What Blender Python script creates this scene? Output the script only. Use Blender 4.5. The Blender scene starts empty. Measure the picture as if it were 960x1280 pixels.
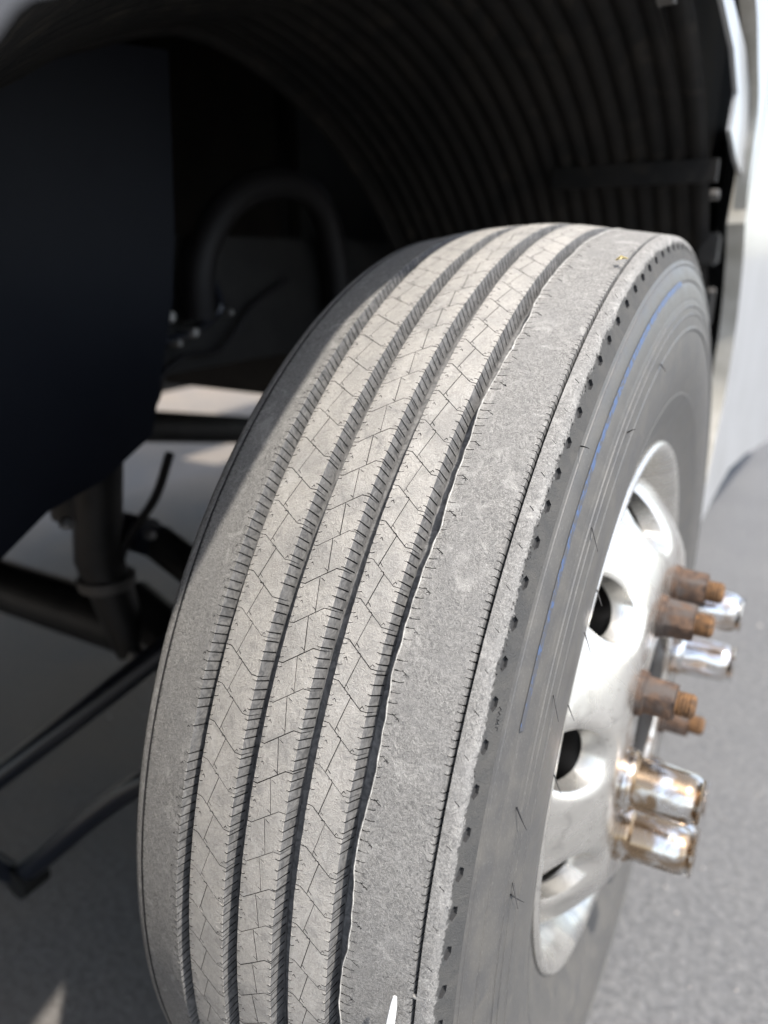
import bpy, bmesh, math, random
import numpy as np
from mathutils import Vector, Matrix, noise
from mathutils.geometry import delaunay_2d_cdt
PI = math.pi; R_ = math.radians
random.seed(7)
SC = bpy.context.scene; COL = SC.collection

# ------------------------------------------------------------------ camera, sky, sun, exposure
H = 0.5                                   # height of the front axle above the ground
def W(x, y, z):                           # wheel frame (axle x outboard, y forward, z down) -> world
    return Vector((x, -y, H - z))
cd = bpy.data.cameras.new('camera'); cam = bpy.data.objects.new('camera', cd); COL.objects.link(cam)
SC.camera = cam
right = Vector((.86448, .50266, -.00131)); up = Vector((-.16684, .28938, .94256)); fwd = Vector((-.47417, .81461, -.33402))
m = Matrix((right, up, -fwd)).transposed().to_4x4(); m.translation = W(.2474, .7684, -.4886)
cam.matrix_world = m
cd.sensor_fit = 'VERTICAL'; cd.sensor_height = 36; cd.sensor_width = 27; cd.lens = 36 * 900 / 1280
cd.clip_start = .01; cd.clip_end = 3000
cd.dof.use_dof = True; cd.dof.focus_distance = .452; cd.dof.aperture_fstop = 3.6
SUN = Vector((.51, -.12, .92)).normalized()
wd = bpy.data.worlds.new('World'); SC.world = wd; wd.use_nodes = True
nt = wd.node_tree; sky = nt.nodes.new('ShaderNodeTexSky'); sky.sky_type = 'NISHITA'; sky.sun_disc = False
sky.sun_elevation = math.asin(SUN.z); sky.sun_rotation = math.atan2(SUN.x, SUN.y)
sky.dust_density = 1.5
hs = nt.nodes.new('ShaderNodeHueSaturation'); hs.inputs['Saturation'].default_value = .6      # hazy, whitish summer sky
nt.links.new(sky.outputs[0], hs.inputs['Color']); nt.links.new(hs.outputs[0], nt.nodes['Background'].inputs[0]); nt.nodes['Background'].inputs[1].default_value = .15
ld = bpy.data.lights.new('sun', 'SUN'); ld.energy = 2.6; ld.angle = R_(.9); ld.color = (1, .94, .86)
lo = bpy.data.objects.new('sun', ld); COL.objects.link(lo); lo.rotation_euler = SUN.to_track_quat('Z', 'Y').to_euler(); lo.location = (2, -2, 5)
SC.view_settings.view_transform = 'Standard'; SC.view_settings.look = 'None'; SC.view_settings.gamma = 1
SC.view_settings.exposure = 1.28
SC.cycles.max_bounces = 8

# ------------------------------------------------------------------ materials
def hexc(r, g, b): return (r, g, b, 1)
class NM:
    def __init__(s, name, rough=.6, metal=0., color=(.5, .5, .5), coat=0., spec=.5):
        s.m = bpy.data.materials.new(name); s.m.use_nodes = True; s.t = s.m.node_tree
        s.b = s.t.nodes['Principled BSDF']; s.b.inputs['Roughness'].default_value = rough
        s.b.inputs['Metallic'].default_value = metal; s.b.inputs['Base Color'].default_value = (*color, 1)
        s.b.inputs['Coat Weight'].default_value = coat; s.b.inputs['Specular IOR Level'].default_value = spec
        s.tc = s.t.nodes.new('ShaderNodeTexCoord').outputs['Object']
    def lk(s, a, b): s.t.links.new(a, b)
    def noise(s, scale, detail=3, dist=0., rough=.55, vec=None):
        n = s.t.nodes.new('ShaderNodeTexNoise'); n.inputs['Scale'].default_value = scale
        n.inputs['Detail'].default_value = detail; n.inputs['Distortion'].default_value = dist; n.inputs['Roughness'].default_value = rough
        s.lk(vec or s.tc, n.inputs['Vector']); return n.outputs['Fac']
    def vor(s, scale, feat='F1'):
        n = s.t.nodes.new('ShaderNodeTexVoronoi'); n.inputs['Scale'].default_value = scale; n.feature = feat
        s.lk(s.tc, n.inputs['Vector']); return n
    def math(s, op, a, b=None, clamp=False):
        n = s.t.nodes.new('ShaderNodeMath'); n.operation = op; n.use_clamp = clamp
        for i, v in enumerate((a, b)):
            if v is None: continue
            if isinstance(v, (int, float)): n.inputs[i].default_value = v
            else: s.lk(v, n.inputs[i])
        return n.outputs[0]
    def ramp(s, f, a, b, c0=0., c1=1.):
        n = s.t.nodes.new('ShaderNodeMapRange'); n.clamp = True
        s.lk(f, n.inputs[0])
        for i, v in ((1, a), (2, b), (3, c0), (4, c1)): n.inputs[i].default_value = v
        return n.outputs[0]
    def mix(s, f, a, b):
        n = s.t.nodes.new('ShaderNodeMix'); n.data_type = 'RGBA'
        if isinstance(f, (int, float)): n.inputs[0].default_value = f
        else: s.lk(f, n.inputs[0])
        for i, v in ((6, a), (7, b)):
            if isinstance(v, tuple): n.inputs[i].default_value = (*v[:3], 1)
            else: s.lk(v, n.inputs[i])
        return n.outputs[2]
    def sep(s):
        n = s.t.nodes.new('ShaderNodeSeparateXYZ'); s.lk(s.tc, n.inputs[0]); return n.outputs
    def color(s, c): s.lk(c, s.b.inputs['Base Color']); return s
    def rough(s, c): s.lk(c, s.b.inputs['Roughness']); return s
    def bump(s, h, dist, strength=1.):
        n = s.t.nodes.new('ShaderNodeBump'); n.inputs['Distance'].default_value = dist; n.inputs['Strength'].default_value = strength
        s.lk(h, n.inputs['Height']); s.lk(n.outputs[0], s.b.inputs['Normal']); return s

def scaled(s, x, y, z):
    n = s.t.nodes.new('ShaderNodeMapping'); s.lk(s.tc, n.inputs[0]); n.inputs['Scale'].default_value = (x, y, z); return n.outputs[0]

# dusty worn tread rubber; the dust stops at the shoulder
def tread_mat():
    s = NM('dusty_tread_rubber', rough=.85, spec=.25)
    fine = s.noise(900, 5, 1.6, .7); mid = s.noise(240, 4, 2.5, .6); big = s.noise(28, 3, .5)
    f = s.math('ADD', s.math('MULTIPLY', fine, .55), s.math('MULTIPLY', mid, .45))
    f = s.ramp(f, .38, .62)
    xs = s.math('ABSOLUTE', s.sep()[0]); shl = s.ramp(xs, .060, .072)
    c = s.mix(f, s.mix(shl, (.325, .308, .285), (.115, .113, .110)), s.mix(shl, (.51, .487, .452), (.40, .388, .368)))
    fk = s.ramp(s.noise(1, 4, 4., .65, scaled(s, 900, 500, 500)), .60, .68)
    c = s.mix(s.math('MULTIPLY', fk, s.ramp(shl, 0, 1, .30, .75)), c, (.10, .098, .096))
    c = s.mix(s.ramp(big, .42, .7, 0, .5), c, (.25, .245, .238))
    c = s.mix(s.ramp(s.noise(75, 4, 1.5), .54, .72, 0, .5), c, (.20, .197, .192))
    c = s.mix(s.ramp(s.noise(55, 4, 1.2), .56, .70, 0, .4), c, (.52, .505, .48))
    # scuffs
    sc = s.ramp(s.noise(1, 3, 3., .6, scaled(s, 420, 420, 120)), .62, .70)
    c = s.mix(s.math('MULTIPLY', sc, .5), c, (.58, .57, .54))
    edge = s.math('ADD', xs, s.math('MULTIPLY', s.math('SUBTRACT', s.noise(30, 2, .3), .5), .0035))
    edge = s.math('ADD', edge, s.math('MULTIPLY', s.math('SUBTRACT', s.noise(260, 4, 1.), .5), .0035))
    clean = s.ramp(edge, .1228, .1234)
    rub = s.mix(s.ramp(s.noise(60, 5, 1.), .35, .7), (.074, .074, .073), (.100, .097, .091))
    s.color(s.mix(clean, c, rub))
    h = s.math('ADD', fine, s.math('MULTIPLY', mid, .9))
    return s.bump(h, .0014, .7).m
M = {}
M['tread'] = tread_mat()
s = NM('sipe_rubber', rough=.9, spec=.1, color=(.022, .022, .022)); M['sipe'] = s.m
s = NM('groove_rubber', rough=.8, spec=.3)
s.color(s.mix(s.ramp(s.noise(160, 4, 1.5), .35, .68), (.105, .105, .106), (.235, .232, .228))).bump(s.noise(500, 4), .0006, .5); M['groove'] = s.m
s = NM('burred_rubber_edge', rough=.8, spec=.3)
s.color(s.mix(s.ramp(s.noise(300, 4, 1.), .35, .65), (.26, .25, .235), (.52, .51, .48))).bump(s.noise(800, 4), .0006, .5); M['burr'] = s.m
s = NM('sidewall_rubber', rough=.42, spec=.5)
fl = s.noise(900, 4, .5); bl = s.noise(45, 5, .4)
c = s.mix(s.ramp(bl, .35, .7), (.076, .075, .074), (.106, .101, .092))
c = s.mix(s.ramp(fl, .55, .72, 0, .35), c, (.24, .235, .22))
s.color(c).rough(s.ramp(bl, .3, .7, .36, .55)).bump(s.noise(700, 4), .0002, .5); M['side'] = s.m
s = NM('blue_paint_line', rough=.5)
up_ = s.ramp(s.sep()[2], .70, .92, -.12, .06)
s.color(s.mix(s.ramp(s.math('ADD', s.noise(200, 4, .5), up_), .44, .60), (.072, .075, .083), (.06, .10, .20))); M['blue'] = s.m
s = NM('dimple_rubber', rough=.7, color=(.035, .035, .036)); M['dimple'] = s.m
s = NM('black_rubber', rough=.6, color=(.02, .02, .021)); M['hair'] = s.m
# oxidised polished aluminium
s = NM('oxidised_aluminium', rough=.3, metal=.85)
st = s.noise(1, 4, 1.2, .6, scaled(s, 9, 34, 34)); gr = s.noise(14, 5, 1.5)
c = s.mix(s.ramp(gr, .35, .7), (.80, .78, .735), (.60, .585, .55))
c = s.mix(s.ramp(st, .55, .74, 0, .6), c, (.36, .345, .33))
pz = s.sep(); rr = s.math('SQRT', s.math('ADD', s.math('POWER', pz[1], 2), s.math('POWER', s.math('SUBTRACT', pz[2], H), 2)))
rs_ = s.math('MULTIPLY', s.ramp(rr, .165, .20, 1, 0), s.ramp(s.noise(40, 5, 1.), .48, .66, 0, .75))
c = s.mix(rs_, c, (.22, .13, .075))
c = s.mix(s.ramp(s.noise(240, 3), .64, .74, 0, .6), c, (.25, .22, .19))
s.color(c).rough(s.ramp(gr, .3, .7, .16, .40)).bump(s.noise(60, 4), .001, .25); M['alu'] = s.m
s = NM('chrome', rough=.09, metal=1., color=(.86, .86, .87))
s.rough(s.ramp(s.noise(60, 4), .35, .7, .05, .22)).color(s.mix(s.ramp(s.noise(30, 4, .6), .46, .60, 0, .8), (.86, .86, .87), (.50, .36, .23))); M['chrome'] = s.m  # brown patches: rusty reflections put into the chrome colour
s = NM('tan_reflection_chrome', rough=.16, metal=1.)
c = s.mix(s.ramp(s.noise(38, 4, .8), .36, .52), (.80, .79, .77), (.40, .29, .19))  # tan patches painted in as reflections on the lower covers
s.color(c).rough(s.ramp(s.noise(60, 4), .35, .7, .16, .38)); M['chrome2'] = s.m
s = NM('rusty_steel', rough=.85, metal=.1)
c = s.mix(s.ramp(s.noise(110, 5, 1.), .35, .65), (.050, .033, .026), (.125, .075, .048))
c = s.mix(s.ramp(s.noise(45, 3), .5, .62), c, (.085, .070, .062))
s.color(c).bump(s.noise(300, 5), .001, .7); M['rust'] = s.m
s = NM('orange_rust', rough=.9)
s.color(s.mix(s.ramp(s.noise(140, 5, 1.), .35, .65), (.07, .040, .022), (.19, .098, .040))).bump(s.noise(300, 5), .0008, .6); M['orust'] = s.m
s = NM('dark_steel', rough=.5, metal=.3)
s.color(s.mix(s.ramp(s.noise(16, 4), .35, .7), (.006, .006, .0065), (.018, .017, .016))); M['steel'] = s.m
s = NM('satin_black_paint', rough=.28, color=(.008, .010, .016)); M['rod'] = s.m
s = NM('hose_rubber', rough=.6, spec=.3, color=(.006, .005, .0055)); M['hose'] = s.m
s = NM('navy_black_plate', rough=.6, spec=.2)
s.color(s.mix(s.ramp(s.noise(5, 4), .35, .7), (.003, .0045, .009), (.006, .0075, .012))); M['plate'] = s.m
s = NM('dusty_black_liner', rough=.75, spec=.3)
z = s.sep()[2]
c = s.mix(s.ramp(s.noise(7, 4, 1.), .35, .65), (.0025, .0025, .0027), (.0115, .0100, .0085))
s.color(s.mix(s.ramp(s.noise(60, 4), .5, .75, 0, .5), s.mix(s.ramp(s.noise(11, 5, 1.5), .56, .68, 0, .6), c, (.030, .025, .019)), (.018, .016, .013))); M['liner'] = s.m
s = NM('white_gelcoat', rough=.3, coat=.4)
s.color(s.mix(s.ramp(s.noise(6, 4), .4, .75), (.42, .43, .44), (.34, .345, .345))); s.bump(s.noise(1, 3, .2, .5, scaled(s, 20, 30, 160)), .0012, .5); M['white'] = s.m
s = NM('raw_panel_edge', rough=.7)
s.color(s.mix(s.ramp(s.noise(20, 4), .4, .7), (.42, .40, .35), (.55, .53, .48))); M['rawedge'] = s.m
s = NM('dusty_bracket', rough=.7, color=(.10, .095, .088)); M['bracket'] = s.m
s = NM('grey_bumper_plastic', rough=.55)
s.color(s.mix(s.ramp(s.noise(30, 4), .4, .7), (.052, .053, .058), (.065, .065, .070))); M['greyp'] = s.m
s = NM('dull_bolt_metal', rough=.35, metal=.9, color=(.42, .42, .42)); M['bolt'] = s.m
s = NM('grimy_bolt', rough=.6, metal=.6, color=(.10, .095, .09)); M['dbolt'] = s.m
s = NM('brass_fitting', rough=.4, metal=.9, color=(.5, .30, .09)); M['brass'] = s.m
s = NM('white_plastic', rough=.35, color=(.78, .79, .79)); M['wplastic'] = s.m
s = NM('straw', rough=.8, color=(.55, .45, .22)); M['straw'] = s.m
s = NM('asphalt', rough=.9)
g1 = s.noise(75, 6, .4, .7); g2 = s.noise(14, 4); g3 = s.noise(1.6, 4, .5)
v = s.vor(60)
c = s.mix(s.ramp(g1, .35, .68), (.088, .089, .092), (.165, .164, .163))
c = s.mix(s.ramp(v.outputs['Distance'], .10, .35, .40, 0), c, (.20, .197, .193))
c = s.mix(s.ramp(g2, .42, .7, 0, .4), c, (.115, .116, .12))
c = s.mix(s.ramp(g3, .4, .7, 0, .35), c, (.185, .183, .178))
c = s.mix(s.math('MULTIPLY', s.ramp(s.sep()[0], -.9, -.1, 1, 0), s.ramp(s.noise(2.2, 4, .6), .3, .6, .35, .9)), c, (.215, .178, .140))  # warm brown towards the underside: bounce light put into the asphalt colour
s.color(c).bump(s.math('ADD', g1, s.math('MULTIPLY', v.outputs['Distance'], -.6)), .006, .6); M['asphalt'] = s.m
s = NM('grit', rough=.9)
s.color(s.mix(s.ramp(s.noise(9, 2), .4, .6), (.16, .155, .15), (.42, .39, .36))); M['grit'] = s.m

# ------------------------------------------------------------------ mesh helpers
def link(name, me, mat, parent=None, smooth=True, angle=35):
    mats = mat if isinstance(mat, (list, tuple)) else [mat]
    for a in mats: me.materials.append(a)
    if smooth:
        me.polygons.foreach_set('use_smooth', [True] * len(me.polygons))
        me.set_sharp_from_angle(angle=R_(angle))
    o = bpy.data.objects.new(name, me); COL.objects.link(o)
    if parent is not None: o.parent = parent
    return o
def mesh(name, vs, fs, mat, parent=None, smooth=True, angle=35, mi=None):
    me = bpy.data.meshes.new(name); me.from_pydata(vs, [], fs); me.update()
    o = link(name, me, mat, parent, smooth, angle)
    if mi is not None: me.polygons.foreach_set('material_index', mi)
    return o
def tag(o, label=None, cat=None, group=None, kind=None):
    if label: o['label'] = label
    if cat: o['category'] = cat
    if group: o['group'] = group
    if kind: o['kind'] = kind
    return o
class MB:                                  # collects shapes for one mesh
    def __init__(s): s.v = []; s.f = []
    def add(s, vs, fs):
        n = len(s.v); s.v += [Vector(v) for v in vs]; s.f += [tuple(i + n for i in f) for f in fs]; return s
    def revolve(s, prof, a0=0, a1=360, n=96, cap=False, org=(0, 0)):   # prof (x, r) about the axle
        full = abs(a1 - a0) >= 359.9; k = n if full else n + 1; vs = []
        for j in range(k):
            a = R_(a0 + (a1 - a0) * j / n)
            for x, r in prof: vs.append(W(x, org[0] + r * math.cos(a), org[1] + r * math.sin(a)))
        p = len(prof); fs = []
        for j in range(n):
            q = (j + 1) % k
            for i in range(p - 1): fs.append((j * p + i, q * p + i, q * p + i + 1, j * p + i + 1))
        if cap:
            fs.append(tuple(j * p for j in range(k))); fs.append(tuple(j * p + p - 1 for j in range(k))[::-1])
        return s.add(vs, fs)
    def prism(s, prof, n, phase=0, org=(0, 0)):            # n-sided solid on the axle direction, capped
        return s.revolve(prof, phase, phase + 360, n, True, org)
    def tube(s, pts, r, n=10, cap=True):
        pts = [Vector(p) for p in pts]; rs = r if isinstance(r, (list, tuple)) else [r] * len(pts)
        vs = []; prev = None
        for i, p in enumerate(pts):
            d = (pts[min(i + 1, len(pts) - 1)] - pts[max(i - 1, 0)]).normalized()
            if prev is None:
                a = d.cross(Vector((0, 0, 1)));  a = a if a.length > .1 else d.cross(Vector((1, 0, 0))); a.normalize()
            else: a = (prev - d * prev.dot(d)).normalized()
            prev = a; b = d.cross(a)
            for k in range(n):
                t = 2 * PI * k / n; vs.append(p + (a * math.cos(t) + b * math.sin(t)) * rs[i])
        fs = [(i * n + k, i * n + (k + 1) % n, (i + 1) * n + (k + 1) % n, (i + 1) * n + k) for i in range(len(pts) - 1) for k in range(n)]
        if cap: fs += [tuple(range(n))[::-1], tuple((len(pts) - 1) * n + k for k in range(n))]
        return s.add(vs, fs)
    def box(s, c, d, rot=None):
        vs = [Vector((x * d[0] / 2, y * d[1] / 2, z * d[2] / 2)) for x in (-1, 1) for y in (-1, 1) for z in (-1, 1)]
        if rot is not None: vs = [rot @ v for v in vs]
        vs = [v + Vector(c) for v in vs]
        return s.add(vs, [(0, 1, 3, 2), (4, 6, 7, 5), (0, 4, 5, 1), (2, 3, 7, 6), (0, 2, 6, 4), (1, 5, 7, 3)])
    def build(s, name, mat, parent=None, smooth=True, angle=35, bevel=0):
        me = bpy.data.meshes.new(name); me.from_pydata([tuple(v) for v in s.v], [], s.f); me.update()
        bm = bmesh.new(); bm.from_mesh(me)
        if bevel:
            es = [e for e in bm.edges if len(e.link_faces) == 2 and e.calc_face_angle(0) > .5]
            bmesh.ops.bevel(bm, geom=es, offset=bevel, segments=2, affect='EDGES', clamp_overlap=True)
        bmesh.ops.recalc_face_normals(bm, faces=bm.faces); bm.to_mesh(me); bm.free()
        return link(name, me, mat, parent, smooth, angle)

def smoothpath(pts, n=6):                  # Catmull-Rom
    P = [Vector(p) for p in pts]; P = [P[0] * 2 - P[1]] + P + [P[-1] * 2 - P[-2]]; out = []
    for i in range(1, len(P) - 2):
        for k in range(n):
            t = k / n; a, b, c, d = P[i - 1], P[i], P[i + 1], P[i + 2]
            out.append(.5 * (2 * b + (c - a) * t + (2 * a - 5 * b + 4 * c - d) * t * t + (3 * b - a - 3 * c + d) * t ** 3))
    out.append(P[-2]); return out

def carve(name, domain, cuts, pts, mapper, side, mats, parent, holes=(), dmat=None, close_back=None, angle=30):
    """flat CDT of `domain` with cut polygons sunk to their depth, walls between levels, mapped into space"""
    vs = []; fs = []
    def addp(poly):
        if sum(a[0] * b[1] - b[0] * a[1] for a, b in zip(poly, poly[1:] + poly[:1])) < 0: poly = poly[::-1]
        n = len(vs); vs.extend(Vector((a, b)) for a, b in poly); fs.append(list(range(n, n + len(poly))))
    addp(domain); depth = {0: 0}; hole = set()
    for poly, d in cuts:
        depth[len(fs)] = d; addp(poly)
    for poly in holes: hole.add(len(fs)); addp(poly)
    vs.extend(Vector(p) for p in pts)
    ov, oe, of, a, b, orf = delaunay_2d_cdt(vs, [], fs, 0, 1e-5, True)
    tris = []
    for f, ids in zip(of, orf):
        if 0 not in ids or any(i in hole for i in ids): continue
        tris.append((f, max(depth.get(i, 0) for i in ids)))
    V = []; key = {}; F = []; MI = []
    def vert(i, d):
        k = (i, d)
        if k not in key: key[k] = len(V); V.append(mapper(ov[i][0], ov[i][1], d))
        return key[k]
    edges = {}
    for f, d in tris:
        F.append([vert(i, d) for i in f]); MI.append(1 if d > 0 else 0)
        for i in range(3): edges.setdefault(frozenset((f[i], f[i - 1])), []).append((f[i - 1], f[i], d))
    for e, L in edges.items():
        if len(L) == 2:
            if L[0][2] == L[1][2]: continue
            (p, q, d), (_, _, d2) = (L[0], L[1]) if L[0][2] < L[1][2] else (L[1], L[0])
            F.append([vert(q, d), vert(p, d), vert(p, d2), vert(q, d2)]); MI.append(1)
        else:
            p, q, d = L[0]
            if side is not None and d < side: F.append([vert(q, d), vert(p, d), vert(p, side), vert(q, side)]); MI.append(2)
    if close_back is not None:
        for f, d in tris: F.append([vert(i, close_back) for i in f][::-1]); MI.append(2)
    nm = len(mats) - 1
    return mesh(name, V, F, mats, parent, True, angle, [min(i, nm) for i in MI])

# ------------------------------------------------------------------ ground
vs = []; fs = []
ticks = [-900, -200, -40, -8, -3, -1, 0, 1, 3, 8, 40, 200, 900]
for i, x in enumerate(ticks):
    for j, y in enumerate(ticks): vs.append((x, y, 0))
n = len(ticks)
fs = [(i * n + j, (i + 1) * n + j, (i + 1) * n + j + 1, i * n + j + 1) for i in range(n - 1) for j in range(n - 1)]
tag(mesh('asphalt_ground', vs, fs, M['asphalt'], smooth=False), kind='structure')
mb = MB(); rg = random.Random(3)
for k in range(900):
    x, y = (rg.uniform(.1, 1.6), rg.uniform(-.6, 3)) if k % 3 else (rg.uniform(-3, .1), rg.uniform(-1, 4))
    r = rg.uniform(.0012, .0035) * (2.0 if rg.random() < .05 else 1)
    o = [Vector((rg.uniform(-1, 1), rg.uniform(-1, 1), rg.uniform(-.6, 1))).normalized() * r * rg.uniform(.7, 1.2) for _ in range(4)]
    vv = [(x + r, y, 0), (x - r * .6, y + r, 0), (x - r * .5, y - r, 0), (x, y, r * 1.1), (x + r * .5, y + r * .7, r * .8)]
    mb.add(vv, [(0, 4, 3), (4, 1, 3), (1, 2, 3), (2, 0, 3), (0, 1, 4)])
tag(mb.build('loose_grit', M['grit'], smooth=False), 'loose pale grit scattered over the grey asphalt', 'grit', kind='stuff')

# ------------------------------------------------------------------ the vehicle
truck = bpy.data.objects.new('white_truck', None); COL.objects.link(truck); truck.empty_display_size = .3
tag(truck, 'white truck with black ribbed wheel arch and worn dusty steer tyre', 'truck')
def part(mb, name, mat, parent=truck, label=None, **k):
    o = mb.build(name, mat, parent, **k)
    if label: o['label'] = label
    return o

# ---- tyre ---------------------------------------------------------------------------------------
def ground_fit(p):                         # tyre flattens and bulges where it carries the load
    if p.z < .16 and abs(p.x) > .09:
        k = (1 - max(p.z, 0) / .16); p.x *= 1 + .03 * math.sin(min(1, k) * PI * .75)
    p.z = max(p.z, .001 + max(0, .0) ); return p
def TR(x, r, th):
    return ground_fit(W(x, r * math.cos(th), r * math.sin(th)))
PX = [-.119, -.1110, -.0639, -.0181, .0023, .0230, .0622, .1117, .1160, .1200, .1220, .1234, .1245, .1262, .1292]
PR = [.5055, .5080, .5160, .5195, .5200, .5195, .5145, .5082, .5076, .5064, .5045, .5020, .4985, .4938, .4865]
prof_r = lambda x: float(np.interp(x, PX, PR))
RS = 520.                                  # mm of arc per radian
PITCH = 2 * PI * RS / 127
D_GR = 14.5
tyre_mb = MB()
tyre_mb.revolve([(-.1175, .500), (-.1126, .4935), (-.100, .496), (-.0639, .5005), (0, .5052), (.0622, .4998), (.100, .4955), (.1117, .4945), (.1165, .497)], n=220)
for v in tyre_mb.v: ground_fit(v)
tyre = part(tyre_mb, 'tyre', M['groove'], label='worn steer tyre coated with pale dust')

rj = random.Random(11)
def strip(pts, w):                          # polyline -> overlapping thin quads (mm)
    out = []; w *= rj.uniform(.6, 1.12)
    for (ax, ay), (bx, by) in zip(pts, pts[1:]):
        d = math.hypot(bx - ax, by - ay)
        if d < 1e-6: continue
        ux, uy = (bx - ax) / d, (by - ay) / d; e = w * .35
        ax2, ay2, bx2, by2 = ax - ux * e, ay - uy * e, bx + ux * e, by + uy * e
        nx, ny = -uy * w / 2, ux * w / 2
        out.append([(ax2 - nx, ay2 - ny), (bx2 - nx, by2 - ny), (bx2 + nx, by2 + ny), (ax2 + nx, ay2 + ny)])
    return out
def J(a=.25): return rj.uniform(-a, a)
def edge_ticks(cuts, xe, sgn, s0, length=3.2, n=4, hook=True, depth=9.):
    """short sipes running from a groove edge xe into the rib (sgn = +1: rib lies at larger x)"""
    for k in range(n):
        s = s0 + PITCH * (k + .5) / n + J(.35); L = length * rj.uniform(.75, 1.15)
        if rj.random() < .04: continue
        pts = [(xe - sgn * 1.5, s), (xe + sgn * L * .6, s - .2), (xe + sgn * L, s - .9 * 1.0)] if sgn > 0 else [(xe - sgn * 1.5, s), (xe + sgn * L, s - .3)]
        for q in strip(pts, .50): cuts.append((q, depth))
        cuts.append(([(xe - sgn * 1.6, s - .45), (xe + sgn * .5, s - .45), (xe + sgn * .5, s + .35), (xe - sgn * 1.6, s + .35)], 12.5))
        if hook and k % 4 == 1:
            for q in strip([(xe + sgn * (L + .4), s + 1.9), (xe + sgn * (L + 1.5), s + .9), (xe + sgn * (L + 2.6), s + 2.6)], .5): cuts.append((q, 2.5))
def rib_domain(xa, xb, sa, sb, wa=None, wb=None, step=3.0):
    n = int((sb - sa) / step); L = []; Rr = []
    for k in range(n + 1):
        s = sa + (sb - sa) * k / n
        ja = .22 * noise.noise(Vector((xa, s * .12, 1))) + .12 * noise.noise(Vector((xa, s * .5, 5)))
        jb = .22 * noise.noise(Vector((xb, s * .12, 9))) + .12 * noise.noise(Vector((xb, s * .5, 7)))
        L.append((xa + ja + (wa(s) if wa else 0), s)); Rr.append((xb + jb + (wb(s) if wb else 0), s))
    return L + Rr[::-1]
def inner_pts(xa, xb, sa, sb, nx, step=5.):
    out = []; n = int((sb - sa) / step)
    for k in range(1, n):
        s = sa + (sb - sa) * k / n
        for i in range(1, nx): out.append((xa + (xb - xa) * i / nx + J(.2), s + J(.3)))
    return out
def rib_mapper(xa, xb, draft=1.2, inner=True):
    def f(x, s, d):
        r = prof_r(x / 1000) - d / 1000
        if d == 0:
            r += .00022 * noise.noise(Vector((x * .12, s * .12, 0)))
            e = min(x - xa, xb - x)
            if e < .4: r -= .00045                       # worn rounded arris
        if d > 9.5:                                       # foot of the wall spreads out
            if x - xa < 3: x -= draft
            elif xb - x < 3: x += draft
        return TR(x / 1000, r, s / RS)
    return f
S0, S1 = -PI * RS, PI * RS
PA, PB = -46, 22                            # pitches that carry sipes (all that can be seen)
def center_pat(kind, xa, xb):
    cuts = []; w = xb - xa; P = PITCH
    X = lambda f: xa + w * f
    for k in range(PA, PB):
        s = k * P + J(.3)
        if kind == 'mid':
            z = [(xa - 1.5, s), (X(.13), s - .01 * P), (X(.82), s - .56 * P), (xb + 1.5, s - .56 * P)]
            lk_ = [(X(.47) + J(), s - .26 * P), (X(.62) + J(), s + .60 * P)]
            h = [[(X(.52), s - .30 * P + 1.6), (X(.62), s - .25 * P + 1.6)], [(X(.52), s + .50 * P), (X(.61), s + .55 * P)]]
        else:
            z = [(xa - 1.5, s), (X(.15), s), (X(.84), s + .52 * P), (xb + 1.5, s + .52 * P)]
            lk_ = [(X(.53) + J(), s + .30 * P), (X(.33) + J(), s + .14 * P + P * .98)]
            h = [[(X(.42), s + .25 * P), (X(.50), s + .24 * P), (X(.53), s + .29 * P)], [(X(.36), s + P * 1.04), (X(.44), s + P * 1.12)]]
        for q in strip(z, .56): cuts.append((q, 6.))
        for q in strip(lk_, .56): cuts.append((q, 6.))
        for hh in h:
            for q in strip(hh, .5): cuts.append((q, 2.5))
        edge_ticks(cuts, xa, 1, s); edge_ticks(cuts, xb, -1, s, length=2.4, hook=kind != 'mid')
    return cuts
GW = 6.6                                    # half width of a groove at the surface
g = [-63.9, -18.1, 23.0, 62.2]
def wear(s): return -(1.7 + 3.6 * noise.noise(Vector((s * .021, 3.3, 0))) + 1.3 * noise.noise(Vector((s * .075, 8., 0))))
ribs = [(-112.2, g[0] - GW, 'shoulder_l'), (g[0] + GW, g[1] - GW, 'diag'), (g[1] + GW, g[2] - GW, 'mid'), (g[2] + GW, g[3] - GW, 'diag'), (g[3] + GW, 110.3, 'shoulder_r')]
for xa, xb, kind in ribs:
    if kind in ('diag', 'mid'): cuts = center_pat(kind, xa, xb); wa = None
    else:
        cuts = []; wa = wear if kind == 'shoulder_r' else None
        for k in range(PA, PB):
            s = k * PITCH
            if kind == 'shoulder_r':
                edge_ticks(cuts, xa - 1.5, 1, s, 5.6, 4, True, 9); edge_ticks(cuts, xb, -1, s, 2.4, 5, False, 9)
                for q in strip([(xa + 2, s + 9), (xa + 6.5, s + 11.5)], .5): cuts.append((q, 2.5))
            else:
                edge_ticks(cuts, xb, -1, s, 4.2, 4, True, 9); edge_ticks(cuts, xa, 1, s, 2., 6, False, 9)
    dom = rib_domain(xa, xb, S0, S1, wa)
    o = carve('tread_rib', dom, cuts, inner_pts(xa, xb, S0, S1, 4), rib_mapper(xa, xb), D_GR, [M['tread'], M['sipe'], M['groove']], tyre)
    if kind == 'shoulder_r': o['label'] = 'wide outer rib with feathered worn edge'
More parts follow.
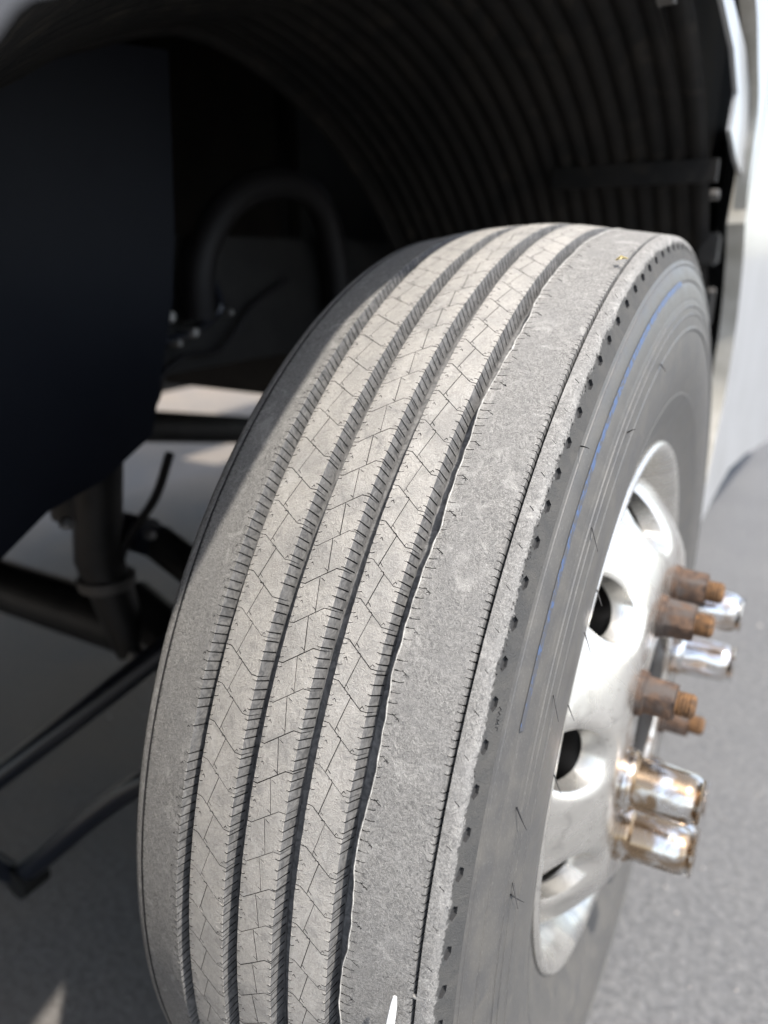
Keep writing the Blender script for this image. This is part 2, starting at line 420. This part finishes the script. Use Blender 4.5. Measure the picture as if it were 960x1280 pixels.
# feathered burr on the worn edge of the outer rib
mb = MB(); burr = []
for k in range(0, 900):
    s = -1250 + k * 1.9
    xe = g[3] + GW + wear(s); t = s / RS
    hgt = .00035 * (1 + noise.noise(Vector((s * .2, 0, 4)))); wd_ = .0005 + .0007 * noise.noise(Vector((s * .11, 2, 0)))
    xx = xe / 1000; r = prof_r(xx)
    burr.append([TR(xx - .0002, r - .0012, t), TR(xx - .0004 + .0004 * noise.noise(Vector((s * .6, 0, 0))), r - .0004 + hgt, t), TR(xx + wd_ * .4, r + hgt, t), TR(xx + wd_, r - .0003, t)])
vs = [p for row in burr for p in row]
mb.add(vs, [(i * 4 + j, (i + 1) * 4 + j, (i + 1) * 4 + j + 1, i * 4 + j + 1) for i in range(len(burr) - 1) for j in range(3)])
part(mb, 'worn_edge', M['burr'], tyre)

# outer ridge + shoulder with moulded pockets (outboard), plain one inboard
def w_of(x): return x
cuts = []
for k in range(PA, PB):
    s = k * PITCH + .32 * PITCH
    # the pockets sit on the wall just below the dusty shoulder: domain u = arc length down the profile
    pass
# arc-length parametrisation of the shoulder profile
shp = [(.1131, .5081), (.1160, .5076), (.1195, .5066), (.1216, .5050), (.1229, .5026), (.1238, .4995), (.1250, .4958), (.1268, .4915), (.1292, .4865)]
al = [0.]
for a, b in zip(shp, shp[1:]): al.append(al[-1] + math.dist(a, b) * 1000)
def sh_map(sgn):
    def f(u, s, d):
        x = float(np.interp(u, al, [p[0] for p in shp])); r = float(np.interp(u, al, [p[1] for p in shp]))
        x2 = float(np.interp(u + .5, al, [p[0] for p in shp])); r2 = float(np.interp(u + .5, al, [p[1] for p in shp]))
        tx, tr = x2 - x, r2 - r; L = math.hypot(tx, tr) or 1e-6; nx, nr = -tr / L, tx / L
        if u > al[-1] - .6: nx, nr = .9, .43
        if d == 0 and 6 < u < 16:
            dd = .00035 * noise.noise(Vector((u * .5, s * .25, 3))); x += nx * dd; r += -nr * dd
        dd = d / 1000
        if u < 1.: x -= 0; r -= dd
        else: x -= nx * dd * .9; r -= abs(nr) * dd
        if d > 9.5 and u < 3: x = .1120; 
        return TR(sgn * x, r, s / RS)
    return f
TH0, DTH = -1.1579, .0493
for sgn in (1, -1):
    cuts = []
    if sgn > 0:
        for k in range(-34, 50):
            th = TH0 + DTH * k + .002 * math.sin(k * 1.3); s = th * RS; u0 = 17.6
            tilt = .9
            L, wv = 5.0, 3.3
            hexa = [(u0 - wv * .35 + tilt * .5, s - L), (u0 + wv * .75 + tilt * .5, s - L * .65), (u0 + wv - tilt * .4, s + L * .35), (u0 + wv * .25 - tilt, s + L), (u0 - wv * .85 - tilt * .4, s + L * .55), (u0 - wv + tilt * .3, s - L * .4)]
            cuts.append((hexa, 2.6))
            for q in strip([(4.2, s + 6), (7.2, s + 8.2)], .5): cuts.append((q, 2.))
    dom = []; n = int((S1 - S0) / 4)
    LL = [(0, S0 + (S1 - S0) * k / n) for k in range(n + 1)]; RR = [(al[-1], S0 + (S1 - S0) * k / n) for k in range(n + 1)]
    pts = [(a, S0 + (S1 - S0) * k / (n // 2)) for k in range(1, n // 2) for a in al[1:-1]]
    o = carve('shoulder_ridge', LL + RR[::-1], cuts, pts, sh_map(sgn), None, [M['tread'], M['dimple']], tyre)
    mb = MB(); mb.revolve([(sgn * .1131, .5081), (sgn * .1124, .495)], n=200)
    for v in mb.v: ground_fit(v)
    part(mb, 'groove_wall', M['hair'], tyre)
# sidewalls
side = [(.1292, .4865), (.1289, .4858), (.1291, .4851), (.1300, .4828), (.1308, .4822), (.1308, .4812), (.1302, .4806), (.1312, .4790), (.1332, .4725), (.1343, .4682), (.1344, .4672), (.1338, .4662), (.1338, .4650), (.1348, .4640), (.1352, .4630), (.1368, .4570), (.1381, .4502),
        (.1379, .4495), (.1383, .4487), (.1391, .4442), (.1400, .4435), (.1400, .4425), (.1394, .4418), (.1398, .4400), (.1403, .4362), (.1411, .4355), (.1410, .4345), (.1406, .4338), (.1411, .4300), (.1416, .4235), (.1424, .4222), (.1424, .4205), (.1412, .4195), (.1420, .4100), (.1420, .3950), (.1408, .3800), (.1385, .3660), (.1362, .3560), (.1366, .3545), (.1360, .3530), (.1320, .3400), (.1270, .3260), (.1235, .3150), (.1215, .3060), (.1195, .3005)]
for sgn in (1, -1):
    mb = MB(); mb.revolve([(sgn * x, r) for x, r in side], n=260)
    for v in mb.v: ground_fit(v)
    sw = part(mb, 'sidewall', M['side'], tyre, angle=25)
mb = MB(); mb.revolve([(.1338, .4683), (.1342, .4676), (.1345, .4646), (.1349, .4634)], a0=-86, a1=-28, n=120)
mb.v = [v + Vector((.0009, 0, 0)) for v in mb.v]
part(mb, 'blue_marking', M['blue'], tyre)
# rubber vent hairs
rh = random.Random(5)
for r, th, da, L in [(.440, -46, -.4, .016), (.432, -58, 1.3, .020), (.430, -31, .5, .017), (.452, -22, -.5, .016), (.437, -15, .9, .018), (.438, -14, -1., .014), (.487, -50, 1.2, .012), (.425, -72, .3, .014), (.380, -38, .2, .013), (.372, -30, .7, .012), (.366, -22, .1, .012), (.36, -44, .4, .013)]:
    x = float(np.interp(-r, [-p[1] for p in side], [p[0] for p in side])); t = R_(th)
    p0 = TR(x, r, t); d = Vector((.55, -math.sin(t + PI / 2 + da) * -1, 0)); pts = []
    for k in range(5):
        q = k / 4; pts.append(TR(x + .0005 + .007 * q, r + L * q * math.sin(da) * .6 - .002 * q * q, t + L * q * math.cos(da) / r))
    mb = MB(); mb.tube(pts, [.0006, .0005, .0004, .0003, .0002], 6); part(mb, 'rubber_hair', M['hair'], tyre)
# small moulded squiggle of letters next to the pockets
mb = MB(); t0 = R_(-29.6)
zz = [(0, 0), (2, 1.6), (0, 3), (2, 4.6), (0, 6), None, (0, 7.4), (2.2, 7.6), (.4, 8.8), (2.2, 10), (0, 10.2), None, (0, 12), (2.2, 12.2), (2.2, 14.2)]
seg = []
for q in zz + [None]:
    if q is None:
        if len(seg) > 1: mb.tube(seg, .0003, 5)
        seg = []
    else: seg.append(TR(float(np.interp(-(.4925 - q[0] / 1000), [-p[1] for p in shp + side], [p[0] for p in shp + side])) + .0002, .4925 - q[0] / 1000, t0 + q[1] / 500))
part(mb, 'moulded_lettering', M['hair'], tyre)
# stones caught in the outer groove
mb = MB(); rs = random.Random(9)
for k in range(26):
    t = rs.uniform(-1.35, .25); c = TR(.0622 + rs.uniform(.0005, .004), .5035 + rs.uniform(0, .003), t); r = rs.uniform(.0010, .0022)
    vv = [c + Vector((rs.uniform(-1, 1), rs.uniform(-1, 1), rs.uniform(-1, 1))).normalized() * r for _ in range(8)]
    bm = bmesh.new(); [bm.verts.new(q) for q in vv]; bmesh.ops.convex_hull(bm, input=bm.verts); bm.verts.index_update()
    idx = {q: i for i, q in enumerate(bm.verts)}; mb.add([q.co.copy() for q in bm.verts], [tuple(idx[q] for q in f.verts) for f in bm.faces]); bm.free()
tag(part(mb, 'trapped_grit', M['groove'], tyre, smooth=False), kind='stuff')

mb = MB(); rs = random.Random(21)
for k in range(150):
    t = R_(rs.gauss(-43, 7)) if k % 3 else R_(rs.uniform(-60, 6)); u = rs.gauss(13.2, 1.3)
    x = float(np.interp(u, al, [p[0] for p in shp])); r0 = float(np.interp(u, al, [p[1] for p in shp])); c = TR(x + .0001, r0 + .0001, t); r = rs.uniform(.0004, .0011)
    vv = [c + Vector((rs.uniform(-1, 1), rs.uniform(-1, 1), rs.uniform(-2, 2))).normalized() * r for _ in range(7)]
    bm = bmesh.new(); [bm.verts.new(q) for q in vv]; bmesh.ops.convex_hull(bm, input=bm.verts); bm.verts.index_update()
    idx = {q: i for i, q in enumerate(bm.verts)}; mb.add([q.co.copy() for q in bm.verts], [tuple(idx[q] for q in f.verts) for f in bm.faces]); bm.free()
tag(part(mb, 'scuffed_rubber_crumbs', M['tread'], tyre, smooth=False), kind='stuff')
mb = MB(); mb.box(TR(.1118, .507, R_(-9.5)), (.003, .0022, .0022)); part(mb, 'rubber_bridge', M['burr'], tyre, bevel=.0004)

# ---- wheel rim ----------------------------------------------------------------------------------
mb = MB()
mb.revolve([(-.125, .296), (-.118, .284), (-.10, .275), (-.05, .262), (.04, .262), (.078, .268), (.092, .276), (.106, .280), (.116, .284), (.1225, .289), (.1255, .294), (.1255, .2985), (.1225, .3015), (.118, .301), (.112, .297), (.108, .291), (.10, .284), (.06, .272), (-.05, .268), (-.108, .288), (-.116, .298), (-.122, .3), (-.125, .296)], n=160)
rim = part(mb, 'wheel_rim', M['alu'], label='dull polished aluminium wheel with round hand holes')
dp_r = [.100, .170, .182, .192, .205, .218, .232, .246, .258, .266]
dp_x = [.158, .158, .1575, .1555, .1490, .1400, .1290, .1165, .1020, .0880]
HOLES = [(.228, R_(-87.5 + 36 * k)) for k in range(10)]; HR = .0300
def disc_map(X, Y, d):
    r = math.hypot(X, Y) / 1000; t = math.atan2(Y, X)
    x = float(np.interp(r, dp_r, dp_x)) - d / 1000
    if d == 0:
        for hr, ht in HOLES:
            q = math.hypot(X / 1000 - hr * math.cos(ht), Y / 1000 - hr * math.sin(ht)) - HR
            if q < .012: x -= .0055 * (1 - max(q, 0) / .012) ** 2
        q = r - .100
        if q < .006: x -= .004 * (1 - q / .006) ** 2
    return W(x, r * math.cos(t), r * math.sin(t))
def circ(r, n, cx=0, cy=0): return [(cx + r * math.cos(2 * PI * k / n), cy + r * math.sin(2 * PI * k / n)) for k in range(n)]
pts = []
for rr in (102, 104, 106, 125, 150, 165, 170, 176, 182, 187, 192, 198, 205, 211, 218, 225, 232, 239, 246, 252, 258): pts += circ(rr, 180)
hp = []
for hr, ht in HOLES:
    cx, cy = hr * 1000 * math.cos(ht), hr * 1000 * math.sin(ht); hp.append(circ(HR * 1000, 40, cx, cy))
    pts = [p for p in pts if math.hypot(p[0] - cx, p[1] - cy) > HR * 1000 + 13]
    for e in (1.2, 2.6, 4.4, 7, 10): pts += circ(HR * 1000 + e, 40, cx, cy)
carve('wheel_disc', circ(266, 180), [], pts, disc_map, 28., [M['alu']], rim, holes=hp + [circ(100, 100)], close_back=28., angle=40)
mb = MB(); mb.prism([(-.10, .20), (.070, .20), (.085, .19), (.10, .12), (.10, .09), (.135, .085), (.150, .078), (.156, .066), (.156, .05)], 48); part(mb, 'hub', M['steel'], rim)
mb = MB(); mb.prism([(-.09, .245), (.06, .245), (.064, .235), (.064, .18)], 64); part(mb, 'brake_drum', M['steel'], rim)
# studs: three bare rusty nuts, the others under chrome covers
BC = .1430
def hexnut(a):
    o = (BC * math.cos(R_(a)), BC * math.sin(R_(a)))
    mb = MB(); mb.prism([(.1575, .0225), (.1635, .0225), (.1645, .0195)], 20, org=o); mb.prism([(.1640, .0200), (.1900, .0200), (.1925, .0180)], 6, a + 10, o)
    n = part(mb, 'lug_nut', M['rust'], rim, 'bare rusted hex nut without a cover', bevel=.0012)
    mb = MB(); mb.prism([(.190, .0122)] + [(.1915 + .0016 * i, .0124 if i % 2 else .0112) for i in range(11)] + [(.2095, .0100), (.2105, .007)], 20, org=o); part(mb, 'wheel_stud', M['orust'], rim)
for a in (-108, -72, -36): hexnut(a)
def cover(a):
    o = (BC * math.cos(R_(a)), BC * math.sin(R_(a)))
    mb = MB(); mb.prism([(.1578, .0285), (.1640, .0285), (.1690, .0262)], 24, org=o); mb.prism([(.1685, .0268), (.2150, .0262), (.2260, .0240), (.2310, .0180)], 6, a + 12, o)
    c = part(mb, 'nut_cover', M['chrome2'] if a in (36, 0) else M['chrome'], rim, 'chrome nut cover with tan reflections painted in' if a in (36, 0) else None, bevel=.004, angle=50)
for a in (0, 36, 72, 108, 180, -144): cover(a)
hexnut(144)

# ---- body side skin ------------------------------------------------------------------------------
BX = lambda y: .12 - .025 * (y + .65)       # the body side runs 1.4 degrees off the wheel plane
lip = [(.80, .30), (.79, 0), (.775, -.20), (.765, -.34), (.73, -.43), (.660, -.529), (.634, -.548), (.58, -.580), (.52, -.606), (.46, -.646), (.41, -.685), (.36, -.722), (.30, -.762), (.20, -.778), (.08, -.785), (-.05, -.785), (-.25, -.808), (-.398, -.797), (-.50, -.750), (-.585, -.700), (-.60, -.640), (-.625, -.560), (-.69, -.480), (-.738, -.377), (-.740, -.300), (-.733, -.242), (-.70, -.170), (-.655, -.090), (-.62, -.025)]
lip = [(p.x, p.y) for p in smoothpath([(a, b, 0) for a, b in lip], 4)]
def skin(name, poly, x_off, thick, mats, parent=truck, label=None):
    def mp(a, b, d): return W(BX(a / 1000) + x_off - d / 1000, a / 1000, b / 1000)
    o = carve(name, [(a * 1000, b * 1000) for a, b in poly], [], [], mp, thick * 1000, mats, parent, close_back=thick * 1000)
    if label: o['label'] = label
    return o
iS = min(range(len(lip)), key=lambda i: abs(lip[i][0] - .20) + (0 if lip[i][1] < -.5 else 9))
iT = min(range(len(lip)), key=lambda i: math.hypot(lip[i][0] + .60, lip[i][1] + .550))
# grey front panel (bumper end)
skin('bumper_end', [(1.05, .30), (1.05, -1.0), (lip[iS][0], -1.0)] + lip[:iS + 1][::-1], 0, .012, [M['greyp']], label='grey plastic bumper end in front of the arch')
# white panel above the arch, stopping at a seam, and white skirt behind it
skin('side_panel', [(lip[iS][0] - .003, -1.75), (lip[iS][0] - .003, lip[iS][1])] + lip[iS + 1:iT + 1] + [(-.66, -.70), (-.62, -1.75)], 0, .02, [M['white'], M['white'], M['rawedge']], label='white panel over the wheel arch')
tail = lip[iT + 1:]
skin('rear_skirt', [(-3.4, .30), (-3.4, -1.75), (-.64, -1.75), (-.68, -.70)] + tail + [(-.66, -.004), (-.80, -.014), (-1.04, -.020), (-1.44, .035), (-2.4, .20)], 0, .028, [M['white'], M['white'], M['rawedge']], label='white skirt behind the wheel with hanging lower corner')
# white trim strip bent round the rear top of the arch
def trim_pt(a, b, off): return W(BX(a) + off, a, b)
A_ = [(-.16, -.772), (-.247, -.759), (-.362, -.736), (-.445, -.700), (-.433, -.652), (-.52, -.625), (-.60, -.612)]
B_ = [(-.22, -.792), (-.309, -.776), (-.454, -.756), (-.560, -.722), (-.600, -.664), (-.620, -.632), (-.635, -.612)]
A_ = [Vector((a, b, 0)) for a, b in A_]; B_ = [Vector((a, b, 0)) for a, b in B_]; vs = []
for p, q in zip(A_, B_): vs += [trim_pt(p.x, p.y, -.018), trim_pt(p.x, p.y, -.012), trim_pt(q.x, q.y, -.012), trim_pt(q.x, q.y, -.018)]
k = len(A_); mb = MB(); mb.add(vs, [(i * 4 + j, (i + 1) * 4 + j, (i + 1) * 4 + (j + 1) % 4, i * 4 + (j + 1) % 4) for i in range(k - 1) for j in range(4)] + [(0, 1, 2, 3), (k * 4 - 1, k * 4 - 2, k * 4 - 3, k * 4 - 4)])
part(mb, 'arch_trim', M['white'], label='narrow white trim strip inside the rear of the arch')
# dark inner panel that closes the gap between skin and liner
ring = [(.765 * math.cos(R_(a)), .765 * math.sin(R_(a))) for a in range(-178, -62, 4)]
outr = [(1.05 * math.cos(R_(a)), 1.25 * math.sin(R_(a))) for a in range(-66, -178, -4)]
carve('inner_fender', [(a * 1000, b * 1000) for a, b in ring + outr], [], [], lambda a, b, d: W(.045 - d / 1000, a / 1000, b / 1000), 4., [M['steel']], truck, close_back=4.)
# body shell that shades the underside
mb = MB()
def pane(y0, y1, x0, x1, z0, z1): mb.box(W((x0 + x1) / 2, (y0 + y1) / 2, (z0 + z1) / 2), (abs(x1 - x0), abs(y1 - y0), abs(z1 - z0)))
pane(-1.5, 1.04, -2.28, .045, -1.0, -1.03)
part(mb, 'cab_floor', M['steel'], smooth=False)
mb = MB(); pane(-3.4, 1.04, -2.30, -2.26, -1.0, .09); part(mb, 'far_side_skirt', M['steel'], smooth=False)
mb = MB(); mb.box(W(-1.1, 1.05, -.5), (2.3, .03, 1.1)); part(mb, 'front_bulkhead', M['steel'], smooth=False)
mb = MB(); mb.box(W(-1.12, -.24, -1.42), (2.30, 2.5, .76)); part(mb, 'cab_body', M['white'], bevel=.03)

# ---- ribbed wheel arch liner ----------------------------------------------------------------------
def liner_r(x, a):                          # a in degrees, -40 front .. -175 rear
    ro = float(np.interp(a, [-180, -140, -115, -90, -65, -45, -20], [.745, .77, .765, .775, .86, .86, .84]))
    ri = float(np.interp(a, [-180, -140, -115, -92, -80, -65, -45, -20], [.74, .76, .762, .765, .73, .705, .70, .70]))
    k = min(1, max(0, (.09 - x) / .50)) ** .8
    return ro + (ri - ro) * k
vs = []; A0, A1, NA = -178, -22, 110
xs = []; x = .074
while x > -.50: xs.append(x); x -= .00275
for i in range(NA + 1):
    a = A0 + (A1 - A0) * i / NA
    for x in xs:
        ph = ((.088 - x) / .0275) % 1
        ridge = .0065 * (1 - math.cos(2 * PI * ph)) ** 1.5 / 2.8
        r = liner_r(x, a) + ridge
        vs.append(W(x, r * math.cos(R_(a)), r * math.sin(R_(a))))
k = len(xs)
o = mesh('wheel_arch_liner', vs, [(i * k + j, i * k + j + 1, (i + 1) * k + j + 1, (i + 1) * k + j) for i in range(NA) for j in range(k - 1)], M['liner'], truck, angle=80)
liner = o; o['label'] = 'black corrugated liner inside the wheel arch'
sol = o.modifiers.new('thickness', 'SOLIDIFY'); sol.thickness = .003
# edge flange and step bar of the liner
mb = MB(); mb.tube([W(-.50, liner_r(-.5, a) * math.cos(R_(a)), liner_r(-.5, a) * math.sin(R_(a))) for a in range(-170, -25, 5)], .011, 8); part(mb, 'liner_edge', M['liner'], liner)
mb = MB(); mb.box(W(-.03, -.455, -.605), (.24, .02, .030)); part(mb, 'liner_bar', M['liner'], liner)
# bent bracket end and hinge hardware at the upper rear of the arch
mb = MB(); mb.prism([(.045, .030), (.060, .030), (.062, .028)], 24, org=(-.165, -.772)); mb.box(W(.040, -.06, -.785), (.028, .24, .030)); part(mb, 'arch_bracket', M['bracket'], bevel=.003)
for (x, y, z, a, b, c) in [(.07, -.45, -.63, .03, .04, .10), (.075, -.60, -.50, .03, .05, .05), (.07, -.66, -.40, .03, .06, .06), (.06, -.56, -.33, .04, .03, .20)][1:]:
    mb = MB(); mb.box(W(x, y, z), (a, b, c)); part(mb, 'hinge_bracket', M['steel'], bevel=.004)
for (x, y, z, r) in [(.080, -.49, -.575, .009), (.075, -.66, -.43, .008), (.060, -.60, -.36, .011), (.085, -.55, -.28, .008)]:
    mb = MB(); mb.prism([(x, r), (x + .010, r), (x + .012, r * .7)], 6, org=(y, z)); part(mb, 'bolt', M['dbolt'])
mb = MB(); mb.box(W(.02, -.92, -.36), (.16, .05, .72)); part(mb, 'mud_flap', M['steel'], bevel=.004)

# ---- inner structure ------------------------------------------------------------------------------
def plate(name, pts, x, th, mat, dx=0):
    def mp(a, b, d): return W(x - d / 1000, a / 1000, b / 1000)
    return carve(name, [(a * 1000, b * 1000) for a, b in pts], [], [], mp, th * 1000, [mat], truck, close_back=th * 1000)
plate('splash_shield', [(.90, -.10), (.90, -.66), (.30, -.66), (.10, -.72), (.012, -.73), (.030, -.52), (.046, -.43), (.105, -.262), (.19, -.222), (.274, -.205), (.341, -.168), (.60, -.10)], -.5, .006, M['plate'])['label'] = 'smooth blue-black splash shield beside the frame'
mb = MB(); mb.box(W(-.62, -.8, -.42), (.07, 3.2, .20)); part(mb, 'frame_rail', M['steel'], bevel=.006)
mb = MB(); mb.box(W(-1.65, -.8, -.42), (.07, 3.2, .20)); part(mb, 'frame_rail', M['steel'], bevel=.006)
mb = MB(); mb.box(W(-1.12, -1.0, -.60), (.9, 1.1, .80)); part(mb, 'bay_filler_box', M['steel'], bevel=.03)  # added dark box, keeps light from behind out of the bay
mb = MB(); mb.box(W(-1.1, -1.62, -.58), (2.3, .04, .84)); part(mb, 'rear_light_blocker', M['steel'], smooth=False)  # added wall, shuts out sky light from the rear
mb = MB(); mb.tube([W(-1.2, -.40, -.10), W(-1.2, -1.15, .07)], .042, 12); part(mb, 'cross_tube', M['steel'])
mb = MB()
mb.tube(smoothpath([W(-.16, 0, .02), W(-.28, .0, .04), (W(-.40, 0, .11)), W(-.75, 0, .14), W(-1.5, 0, .14), W(-1.95, 0, .05), W(-2.15, 0, 0)], 4), .052, 12); part(mb, 'front_axle', M['steel'])
mb = MB(); mb.tube([W(-.60, .12, -.22), W(-.635, .115, -.06), W(-.60, .10, .10)], [.036, .036, .028], 16); mb.tube([W(-.655, .12, -.22), W(-.65, .118, -.13)], .046, 16)
part(mb, 'shock_absorber', M['steel'])
mb = MB(); mb.tube(smoothpath([W(-.90, .46, .44), W(-.70, .29, .247), W(-.588, .195, .14), W(-.476, .10, .032), W(-.34, .0, -.08)], 5), .018, 14); part(mb, 'tie_rod', M['rod'])
mb = MB(); mb.tube(smoothpath([W(-.74, .345, .330), W(-.72, .318, .40), W(-.705, .295, .435), (W(-.66, .285, .40)), W(-.55, .24, .285), W(-.45, .20, .200), W(-.32, .12, .13)], 5), .017, 14); part(mb, 'sway_bar', M['rod'])
mb = MB(); mb.tube([W(-.69, .31, .438), W(-.69, .265, .438)], .026, 18); part(mb, 'rod_eye', M['steel'])
mb = MB(); mb.box(W(-.30, .02, .02), (.14, .16, .18)); mb.tube([W(-.42, .06, -.10), W(-.42, .03, .16)], .045, 14); mb.tube([W(-.62, .02, -.06), W(-.50, .02, -.01), W(-.38, .03, .03)], .03, 12)
mb.tube([W(-.66, .06, .05), W(-.52, .06, .11)], .05, 12)
part(mb, 'steering_knuckle', M['steel'], bevel=.006)
mb = MB(); mb.tube([W(-.66, .045, -.075), W(-.60, .045, -.075)], .030, 16); part(mb, 'air_canister', M['rod'])
for (x, y, z, r) in [(-.58, .056, -.085, .008), (-.585, -.015, -.044, .008), (-.59, .010, -.010, .009), (-.57, .03, .055, .010), (-.58, .004, .050, .009), (-.57, .12, .095, .011), (-.565, .10, .082, .010), (-.56, .075, .15, .009), (-.585, .19, -.146, .009)]:
    mb = MB(); mb.prism([(x - .012, r), (x, r), (x + .003, r * .7)], 6, org=(y, z)); part(mb, 'bolt', M['bolt'])
mb = MB(); mb.tube(smoothpath([W(-.55, -.055, -.40), W(-.55, -.06, -.468), W(-.55, -.09, -.523), W(-.55, -.145, -.570), W(-.55, -.224, -.598), W(-.55, -.32, -.600), W(-.55, -.388, -.560), W(-.55, -.425, -.461), W(-.55, -.433, -.33)], 5), .024, 18); part(mb, 'intake_hose', M['hose'])
mb = MB(); mb.tube(smoothpath([W(-.578, -.10, -.47), W(-.575, -.125, -.435), W(-.575, -.12, -.405), W(-.575, -.06, -.380), W(-.578, .0, -.372), W(-.578, .06, -.38)], 6), .0065, 10); part(mb, 'air_line', M['rod'])
mb = MB(); mb.tube(smoothpath([W(-.57, .05, -.30), W(-.57, -.03, -.345), W(-.57, -.12, -.35), W(-.57, -.20, -.41), W(-.57, -.30, -.45)], 6), .005, 8); part(mb, 'wire_loom', M['hose'])
mb = MB(); mb.prism([(-.590, .010), (-.570, .010), (-.566, .006)], 8, org=(-.102, -.472)); part(mb, 'brass_fitting', M['brass'])
for (x, y, z, r) in [(-.565, -.011, -.407, .010), (-.565, -.056, -.381, .009), (-.565, -.022, -.368, .006), (-.565, -.139, -.405, .006)]:
    mb = MB(); mb.prism([(x - .02, r), (x, r), (x + .004, r * .7)], 8, org=(y, z)); part(mb, 'fitting', M['bolt'])

for pts, r in (([W(-.66, .075, .06), W(-.62, .11, .0), W(-.60, .09, -.08), W(-.56, .06, -.15), W(-.53, .05, -.22)], .007), ([W(-.70, .06, .10), W(-.66, .10, .085), W(-.60, .09, .11), W(-.52, .07, .06), W(-.45, .05, .0)], .006), ([W(-.585, -.01, -.35), W(-.58, .02, -.29), W(-.60, .06, -.24), W(-.63, .08, -.16)], .006)):
    mb = MB(); mb.tube(smoothpath(pts, 5), r, 8); part(mb, 'brake_hose', M['hose'])
for y, z in ((.115, -.20), (.11, -.02)):
    mb = MB(); mb.tube([W(-.63, y, z - .008), W(-.63, y, z + .008)], .043, 18); part(mb, 'hose_clamp', M['dbolt'])
# ------------------------------------------------------------------ loose small things
mb = MB()
tip = W(.1060, .5140, -.0960); base = W(.128, .80, .498)
d = (base - tip)
ps = [tip, tip + d * .006, tip + d * .03, tip + d * .09, tip + d * .3, base]
mb.tube(ps, [.0011, .0020, .0030, .0045, .0048, .0048], 6)
tag(mb.build('plastic_stake', M['wplastic'], None, angle=25), 'thin white pointed plastic stake propped against the lower tread', 'stake')
mb = MB(); c = W(.1090, .1655, -.4860)
mb.tube([c + Vector((-.004, .001, .000)), c + Vector((0, 0, .0022)), c + Vector((.006, -.003, .0012))], [.0006, .0016, .0004], 5)
mb.tube([c + Vector((0, .004, .001)), c + Vector((.001, 0, .002)), c + Vector((.000, -.006, .0005))], [.0003, .0010, .0003], 5)
tag(mb.build('straw_fragment', M['straw'], None), 'tiny yellow straw fragment lying on the tyre shoulder', 'straw')
